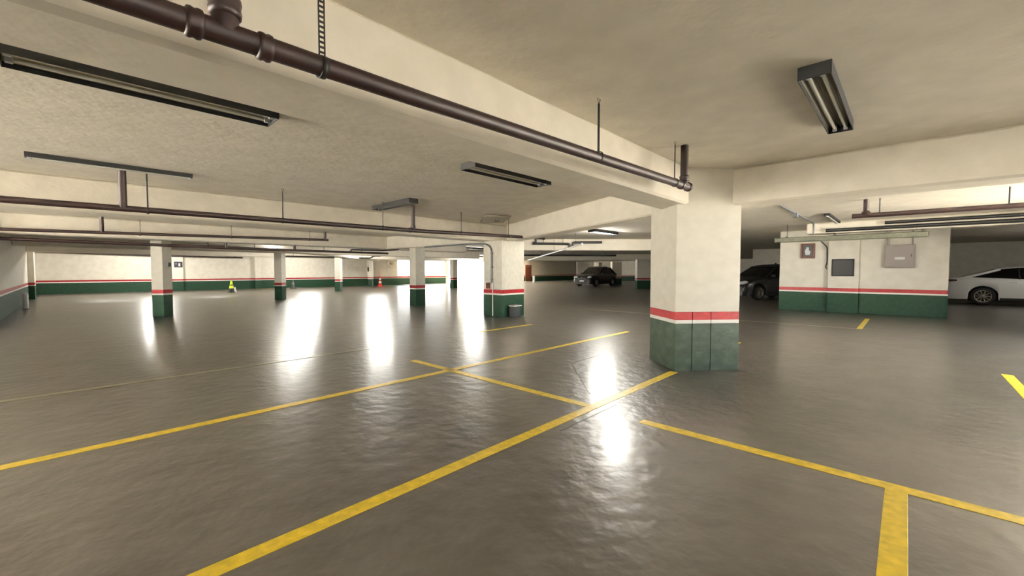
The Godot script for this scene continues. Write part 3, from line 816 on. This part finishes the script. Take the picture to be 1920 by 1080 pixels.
# car along local +x (front), origin on the ground in its middle
func car(label: String, at: Vector3, turn: float, paint: Material, top_keys: Array, cabin: Array, axle: Vector2, hw: float, wr: float) -> Node3D:
	var c := thing("parked_car", label, "car", at, turn)
	var x0: float = top_keys[0].x
	var x1: float = top_keys[top_keys.size() - 1].x
	var xs: Array = []
	for i in 61:
		xs.append(lerpf(x0, x1, i / 60.0))
	var ar := wr + 0.055
	for ax in [axle.x, axle.y]:
		for k in 13:
			xs.append(ax - ar * cos(PI * k / 12.0))
	xs.sort()
	var st := new_st()
	var prev: Array = []
	for x in xs:
		var yt := lerp_keys(top_keys, x)
		var yb := 0.21
		for ax in [axle.x, axle.y]:
			if absf(x - ax) < ar:
				yb = maxf(yb, wr + sqrt(ar * ar - (x - ax) * (x - ax)))
		yb = minf(yb, yt - 0.06)
		var e: float = clampf(minf(x - x0, x1 - x) / 0.55, 0.0, 1.0)
		var w := hw * (0.84 + 0.16 * sqrt(1.0 - (1.0 - e) * (1.0 - e)))
		var half := [Vector2(w * 0.96, yb), Vector2(w * 0.995, lerpf(yb, yt, 0.25)), Vector2(w, lerpf(yb, yt, 0.5)), Vector2(w * 0.985, lerpf(yb, yt, 0.75)), Vector2(w * 0.95, yt - 0.04), Vector2(w * 0.88, yt), Vector2(w * 0.5, yt + 0.02)]
		var ring: Array = []
		for v in half:
			ring.append(Vector3(x, v.y, v.x))
		ring.append(Vector3(x, yt + 0.025, 0))
		for i in range(half.size() - 1, -1, -1):
			ring.append(Vector3(x, half[i].y, -half[i].x))
		if prev.size() > 0:
			for i in ring.size() - 1:
				var mid: Vector3 = (ring[i] + ring[i + 1] + prev[i] + prev[i + 1]) * 0.25
				quad(st, prev[i], prev[i + 1], ring[i + 1], ring[i], Vector3(0, maxf(mid.y - 0.6, 0.0) * 1.5, mid.z), 1)
		prev = ring
		if is_equal_approx(x, x0) or is_equal_approx(x, x1):
			for i in range(1, ring.size() - 1):
				tri(st, ring[0], ring[i], ring[i + 1], Vector3(-1 if x < 0 else 1, 0, 0), 2)
	build(st, "body", paint, c)
	# underbody
	box("underbody", Vector3((x0 + x1) * 0.5, 0.36, 0), Vector3(x1 - x0 - 0.3, 0.32, hw * 1.3), M.black, c, 0.05)
	# cabin: dark glass under a painted roof; cabin = [rear base x, rear roof x, front roof x, front base x, belt y, roof y]
	var bx := [cabin[0], cabin[1], lerpf(cabin[1], cabin[2], 0.5), cabin[2], cabin[3]]
	var by := [cabin[4], cabin[5] - 0.07, cabin[5], cabin[5] - 0.05, cabin[4] - 0.02]
	var n := 24
	var sg := new_st()
	var sr := new_st()
	var pr: Array = []
	for i in n + 1:
		var x: float = lerpf(bx[0], bx[4], float(i) / n)
		var keys: Array = []
		for k in 5:
			keys.append(Vector2(bx[k], by[k]))
		var yt := lerp_keys(keys, x)
		var yb: float = cabin[4] - 0.05
		yt = maxf(yt, yb + 0.01)
		var f: float = clampf((yt - yb) / (cabin[5] - yb), 0.0, 1.0)
		var wb := hw * 0.93
		var wt := lerpf(wb, hw * 0.72, f)
		var ring := [Vector3(x, yb, wb), Vector3(x, yt - 0.05 * f, wt), Vector3(x, yt, wt * 0.86), Vector3(x, yt + 0.02, 0), Vector3(x, yt, -wt * 0.86), Vector3(x, yt - 0.05 * f, -wt), Vector3(x, yb, -wb)]
		if pr.size() > 0:
			for k in 6:
				var mid: Vector3 = (ring[k] + ring[k + 1] + pr[k] + pr[k + 1]) * 0.25
				quad(sg, pr[k], pr[k + 1], ring[k + 1], ring[k], Vector3(0, maxf(mid.y - cabin[4], 0.01), mid.z), 1)
				var on_roof: bool = x > cabin[1] - 0.02 and x < cabin[2] + 0.16
				if k >= 1 and k <= 4 and on_roof:
					var up := Vector3.UP * 0.012
					quad(sr, pr[k] + up, pr[k + 1] + up, ring[k + 1] + up, ring[k] + up, Vector3.UP, 1)
		pr = ring
	build(sg, "window_glass", M.car_glass, c)
	build(sr, "roof", paint, c)
	for s in [-1.0, 1.0]:
		var zb: float = hw * 0.925 * s
		var zt: float = hw * 0.725 * s
		tube("pillar", [Vector3(cabin[3] - 0.02, cabin[4] - 0.03, zb), Vector3(cabin[2] + 0.02, cabin[5] - 0.085, zt)], 0.032, paint, c, 8)
		tube("pillar", [Vector3(cabin[0] + 0.05, cabin[4] - 0.03, zb), Vector3(cabin[1] + 0.02, cabin[5] - 0.105, zt)], 0.05, paint, c, 8)
		var xm: float = lerpf(cabin[0], cabin[3], 0.48)
		tube("pillar", [Vector3(xm, cabin[4] - 0.03, zb * 1.005), Vector3(xm - 0.03, cabin[5] - 0.05, zt * 1.01)], 0.028, M.black, c, 8)
		# mirror, handles, sill
		box("door_mirror", Vector3(cabin[3] - 0.32, cabin[4] + 0.05, (hw + 0.08) * s), Vector3(0.10, 0.13, 0.18), paint, c, 0.04)
		for hx in [xm - 0.15, xm + 0.75]:
			box("door_handle", Vector3(hx, cabin[4] - 0.14, (hw + 0.004) * s), Vector3(0.18, 0.03, 0.025), paint, c, 0.008)
		box("sill", Vector3((axle.x + axle.y) * 0.5, 0.24, hw * 0.955 * s), Vector3(axle.y - axle.x - 2.0 * ar - 0.05, 0.10, 0.05), M.black, c, 0.01)
	# wheels
	for ax in [axle.x, axle.y]:
		for s in [-1.0, 1.0]:
			var b := Basis(Vector3.RIGHT, PI * 0.5 * s)
			var at_w := Vector3(ax, wr, (hw - 0.12) * s)
			var wl := lathe("wheel", at_w, [Vector2(wr * 0.66, -0.10), Vector2(wr * 0.92, -0.11), Vector2(wr, -0.07), Vector2(wr, 0.07), Vector2(wr * 0.92, 0.11), Vector2(wr * 0.70, 0.105), Vector2(wr * 0.66, 0.08)], M.rubber, c, 28, b)
			var sw := new_st()
			add_lathe(sw, at_w, [Vector2(wr * 0.69, 0.095), Vector2(wr * 0.64, 0.10), Vector2(wr * 0.60, 0.05), Vector2(wr * 0.60, -0.08)], 28, b)
			add_lathe(sw, at_w, [Vector2(wr * 0.16, 0.06), Vector2(wr * 0.14, 0.09), Vector2(0, 0.095)], 16, b)
			for k in 10:
				var an := TAU * k / 10.0
				var dv := Vector3(cos(an), sin(an), 0)
				add_box(sw, at_w + dv * wr * 0.38 + Vector3(0, 0, 0.07 * s), Vector3(wr * 0.5, 0.025, 0.03), 0.005, Basis(Vector3.BACK, an))
			build(sw, "rim", M.alloy, wl)
			lathe("brake_disc", at_w, [Vector2(wr * 0.58, 0.02), Vector2(0, 0.02)], M.dark_steel, wl, 20, b)
	return c

func oval(st: SurfaceTool, ctr: Vector3, rad: Vector3, basis_ := Basis.IDENTITY, rings := 7, sides := 14) -> void:
	for i in rings:
		for k in sides:
			var pt := func(a: int, b: int) -> Vector3:
				var th := PI * a / rings
				var ph := TAU * b / sides
				return Vector3(sin(th) * cos(ph), cos(th), sin(th) * sin(ph)) * rad
			var q := [pt.call(i, k), pt.call(i, k + 1), pt.call(i + 1, k + 1), pt.call(i + 1, k)]
			var o: Vector3 = q[0] + q[1] + q[2] + q[3]
			if i > 0:
				tri(st, ctr + basis_ * q[0], ctr + basis_ * q[1], ctr + basis_ * q[2], basis_ * o, 1)
			if i < rings - 1:
				tri(st, ctr + basis_ * q[0], ctr + basis_ * q[2], ctr + basis_ * q[3], basis_ * o, 1)

func front_end(c: Node3D, x1: float, hw: float, hood: float) -> void:
	for s in [-1.0, 1.0]:
		var st := new_st()
		oval(st, Vector3(x1 - 0.16, hood - 0.14, hw * 0.70 * s), Vector3(0.20, 0.085, 0.24), Basis(Vector3.UP, 0.5 * s) * Basis(Vector3.BACK, -0.2))
		build(st, "headlamp", M.lens, c)
		var s2 := new_st()
		oval(s2, Vector3(x1 - 0.10, 0.40, hw * 0.72 * s), Vector3(0.08, 0.055, 0.08))
		build(s2, "fog_lamp", M.lens, c)
	box("grille", Vector3(x1 - 0.015, hood - 0.19, 0), Vector3(0.05, 0.12, hw * 0.9), M.black, c, 0.02)
	var st3 := new_st()
	oval(st3, Vector3(x1 + 0.015, hood - 0.19, 0), Vector3(0.02, 0.045, 0.06))
	build(st3, "badge", M.chrome, c)
	box("chrome_bar", Vector3(x1 + 0.005, hood - 0.27, 0), Vector3(0.03, 0.025, hw * 1.0), M.chrome, c, 0.008)
	box("lower_intake", Vector3(x1 - 0.02, 0.34, 0), Vector3(0.05, 0.14, hw * 1.1), M.black, c, 0.02)
	box("number_plate", Vector3(x1 + 0.012, 0.47, 0), Vector3(0.02, 0.13, 0.42), M.plate, c, 0.004)

func cars() -> void:
	# dark sport utility parked in the back, nose to the camera's left
	var suv := [Vector2(-2.15, 0.62), Vector2(-2.10, 0.98), Vector2(-1.9, 1.06), Vector2(0.75, 1.04), Vector2(1.1, 1.02), Vector2(1.75, 0.93), Vector2(2.0, 0.84), Vector2(2.15, 0.62)]
	var b := car("black car with pale headlamps parked in the dim bay", Vector3(25.75, 0, -17.65), PI, M.car_black, suv, [-2.05, -1.25, 0.05, 0.95, 1.03, 1.68], Vector2(-1.3, 1.3), 0.91, 0.34)
	front_end(b, 2.13, 0.91, 0.92)
	for s in [-1.0, 1.0]:
		box("tail_lamp", Vector3(-2.1, 0.95, 0.72 * s), Vector3(0.1, 0.2, 0.22), M.tail, b, 0.04)
	var b2 := car("dark car hidden in shade between the big column and the partition wall", Vector3(16.9, 0, -2.9), PI - 0.5, M.car_black, suv, [-2.05, -1.25, 0.05, 0.95, 1.03, 1.60], Vector2(-1.3, 1.3), 0.88, 0.33)
	front_end(b2, 2.13, 0.88, 0.92)
	# white saloon at the right edge, tail towards the partition wall
	var sal := [Vector2(-2.35, 0.55), Vector2(-2.32, 0.92), Vector2(-2.2, 1.03), Vector2(-1.6, 1.06), Vector2(0.9, 0.98), Vector2(1.3, 0.94), Vector2(2.0, 0.80), Vector2(2.3, 0.55)]
	var w := car("white saloon car cut off by the right edge of the picture", Vector3(19.1, 0, 5.42), -PI * 0.5, M.car_white, sal, [-2.0, -0.95, 0.15, 1.2, 1.02, 1.46], Vector2(-1.35, 1.35), 0.9, 0.34)
	front_end(w, 2.28, 0.9, 0.86)
	for s in [-1.0, 1.0]:
		box("tail_lamp", Vector3(-2.19, 0.93, 0.70 * s), Vector3(0.34, 0.085, 0.32), M.tail, w, 0.03)

# ------------------------------------------------------------------ small things
func small_things() -> void:
	# orange cone with white sleeves
	var c := thing("traffic_cone", "orange and white traffic cone in front of the rear wall", "cone", Vector3(12.3, 0, -30.1))
	box("base", Vector3(0, 0.02, 0), Vector3(0.36, 0.04, 0.36), M.orange, c, 0.01)
	lathe("cone_body", Vector3(0, 0.04, 0), [Vector2(0.15, 0), Vector2(0.03, 0.84), Vector2(0, 0.85)], M.orange, c, 20)
	for y in [[0.26, 0.40], [0.52, 0.64]]:
		var r0: float = 0.15 - 0.12 * (y[0] / 0.84) + 0.003
		var r1: float = 0.15 - 0.12 * (y[1] / 0.84) + 0.003
		lathe("white_sleeve", Vector3(0, 0.04, 0), [Vector2(r0, y[0]), Vector2(r1, y[1])], M.white, c, 20)
	tube("pole", [Vector3(0, 0.85, 0), Vector3(-0.05, 1.05, 0), Vector3(-0.12, 1.30, 0)], 0.015, M.orange, c, 8)
	# yellow and black cone
	c = thing("traffic_cone", "small yellow and black cone on the floor at far left", "cone", Vector3(1.2, 0, -27.9))
	box("base", Vector3(0, 0.015, 0), Vector3(0.36, 0.03, 0.36), M.black, c, 0.01)
	lathe("cone_body", Vector3(0, 0.03, 0), [Vector2(0.16, 0), Vector2(0.035, 0.70), Vector2(0, 0.71)], M.black, c, 20)
	for y in [[0.22, 0.38], [0.45, 0.68]]:
		var r0: float = 0.16 - 0.125 * (y[0] / 0.7) + 0.003
		var r1: float = 0.16 - 0.125 * (y[1] / 0.7) + 0.003
		lathe("yellow_sleeve", Vector3(0, 0.03, 0), [Vector2(r0, y[0]), Vector2(r1, y[1])], M.lime, c, 20)
	box("side_board", Vector3(0.16, 0.16, 0.12), Vector3(0.10, 0.32, 0.02), M.white, c, 0.004, Basis(Vector3.BACK, 0.2))
	# grey cone against the wall
	c = thing("traffic_cone", "grey-green cone at the rear wall right of the bright slim column", "cone", Vector3(5.6, 0, -30.5))
	box("base", Vector3(0, 0.02, 0), Vector3(0.38, 0.04, 0.38), M.bin, c, 0.01)
	lathe("cone_body", Vector3(0, 0.04, 0), [Vector2(0.15, 0), Vector2(0.03, 0.62), Vector2(0, 0.63)], M.bin, c, 20)
	lathe("pale_sleeve", Vector3(0, 0.04, 0), [Vector2(0.098, 0.28), Vector2(0.07, 0.42)], M.grey, c, 20)
	# bin at the foot of the wide column
	c = thing("waste_bin", "dark grey bin with a pale rim at the foot of the wide column", "bin", Vector3(3.02, 0, -6.08))
	var st := new_st()
	add_box(st, Vector3(0, 0.155, 0), Vector3(0.27, 0.31, 0.2), 0.015)
	build(st, "bin_body", M.bin, c)
	box("bin_rim", Vector3(0.015, 0.32, 0), Vector3(0.32, 0.025, 0.23), M.white, c, 0.008)
	box("bin_lid", Vector3(0.015, 0.338, 0), Vector3(0.30, 0.012, 0.21), M.grey, c, 0.004)
	# intercom on the slim column
	c = thing("intercom", "small dark intercom on the slim far left column", "intercom", Vector3(-3.66, 1.48, -13.45), -deg_to_rad(46.7))
	box("case", Vector3(0.08, 0, 0.0), Vector3(0.03, 0.12, 0.09), M.bin, c, 0.012)
	lathe("speaker", Vector3(0.095, 0.01, 0), [Vector2(0.03, 0.0), Vector2(0.025, 0.008), Vector2(0, 0.008)], M.black, c, 14, Basis(Vector3.BACK, -PI * 0.5))
	# poster on the rear pilaster
	c = thing("poster", "small dark blue poster on the rear wall pilaster", "poster", Vector3(-0.62, 1.72, -32.74))
	box("sheet", Vector3(0, 0, 0.004), Vector3(0.44, 0.38, 0.006), M.paper_dark, c, 0.001)
	box("pale_print", Vector3(0.05, -0.02, 0.008), Vector3(0.10, 0.20, 0.002), M.plate, c, 0.0005)
	box("pale_print", Vector3(-0.12, 0.05, 0.008), Vector3(0.08, 0.12, 0.002), M.grey, c, 0.0005)
	# short pale post by the left wall
	c = thing("guard_post", "short pale guard post beside the left wall", "post", Vector3(-6.62, 0, -19.9))
	lathe("post_body", Vector3.ZERO, [Vector2(0.07, 0), Vector2(0.07, 0.50), Vector2(0.05, 0.55), Vector2(0, 0.56)], M.pvc, c, 16)
	lathe("foot_plate", Vector3.ZERO, [Vector2(0.11, 0), Vector2(0.11, 0.012), Vector2(0.07, 0.02)], M.grey, c, 16)
	# short white post in the dim rear
	c = thing("guard_post", "short white guard post in the dim rear, left of the black car", "post", Vector3(29.2, 0, -27.6))
	lathe("post_body", Vector3.ZERO, [Vector2(0.12, 0), Vector2(0.12, 0.72), Vector2(0.08, 0.80), Vector2(0, 0.81)], M.white, c, 16)
	lathe("foot_plate", Vector3.ZERO, [Vector2(0.18, 0), Vector2(0.18, 0.015), Vector2(0.12, 0.03)], M.grey, c, 16)
	# brown door in the dim rear wall
	c = thing("door_1", "dark reddish-brown door in the dim rear wall", "door", Vector3(34.45, 0, -32.99))
	c.set_meta("kind", "structure")
	box("door_leaf", Vector3(0, 0.95, 0.02), Vector3(0.95, 1.9, 0.05), M.wood, c, 0.008)
	for s in [-1.0, 1.0]:
		box("door_jamb", Vector3(0.52 * s, 0.98, 0.02), Vector3(0.09, 1.96, 0.10), M.wood, c, 0.006)
	box("door_head", Vector3(0, 2.0, 0.02), Vector3(1.13, 0.09, 0.10), M.wood, c, 0.006)
	tube("door_handle", [Vector3(0.36, 0.95, 0.045), Vector3(0.36, 0.95, 0.09), Vector3(0.25, 0.95, 0.09)], 0.012, M.steel, c, 8)
	# square board fixed under the ceiling near the wide column
	c = thing("ceiling_board", "square grey board fixed under the ceiling near the column with the bin", "board", Vector3(1.72, CEIL - 0.035, -5.55), -0.65)
	box("board", Vector3(0, 0, 0), Vector3(0.58, 0.02, 1.32), M.plaster_board, c, 0.003)
	for s in [-1.0, 1.0]:
		box("batten", Vector3(0, 0.022, s * 0.45), Vector3(0.5, 0.025, 0.05), M.frame, c, 0.003)
		box("edge_strip", Vector3(s * 0.295, 0, 0), Vector3(0.012, 0.03, 1.34), M.frame, c, 0.002)
		box("edge_strip", Vector3(0, 0, s * 0.666), Vector3(0.58, 0.03, 0.012), M.frame, c, 0.002)
	tube("bracket", rounded([Vector3(0.0, -0.01, 0.0), Vector3(0.0, -0.07, 0.0), Vector3(0.1, -0.05, 0.06)], 0.02), 0.008, M.dark_steel, c, 8)
	# extinguisher hanging on the furthest slim column
	c = thing("wall_extinguisher", "small dark extinguisher hanging on the furthest slim column", "extinguisher", Vector3(11.86, 1.25, -31.25))
	lathe("cylinder", Vector3.ZERO, [Vector2(0, 0), Vector2(0.055, 0), Vector2(0.065, 0.03), Vector2(0.065, 0.3), Vector2(0.03, 0.38), Vector2(0, 0.40)], M.tail, c, 14)
	tube("hanging_cord", [Vector3(0, 0.38, 0), Vector3(0.02, 0.9, -0.01)], 0.012, M.black, c, 6)
	# round wall lamp near the windows
	c = thing("wall_fan", "round pale fan unit high on the rear wall beside the windows", "fan", Vector3(15.0, 1.95, -32.98))
	lathe("fan_ring", Vector3.ZERO, [Vector2(0.30, 0), Vector2(0.34, 0.08), Vector2(0.32, 0.18), Vector2(0.27, 0.18), Vector2(0.25, 0.06)], M.cream, c, 24, Basis(Vector3.RIGHT, PI * 0.5))
	for k in 5:
		box("fan_blade", Vector3(cos(TAU * k / 5.0) * 0.14, sin(TAU * k / 5.0) * 0.14, 0.09), Vector3(0.22, 0.09, 0.01), M.white, c, 0.003, Basis(Vector3.BACK, TAU * k / 5.0) * Basis(Vector3.RIGHT, 0.5))
	lathe("fan_hub", Vector3.ZERO, [Vector2(0.06, 0.02), Vector2(0.06, 0.12), Vector2(0, 0.13)], M.grey, c, 14, Basis(Vector3.RIGHT, PI * 0.5))
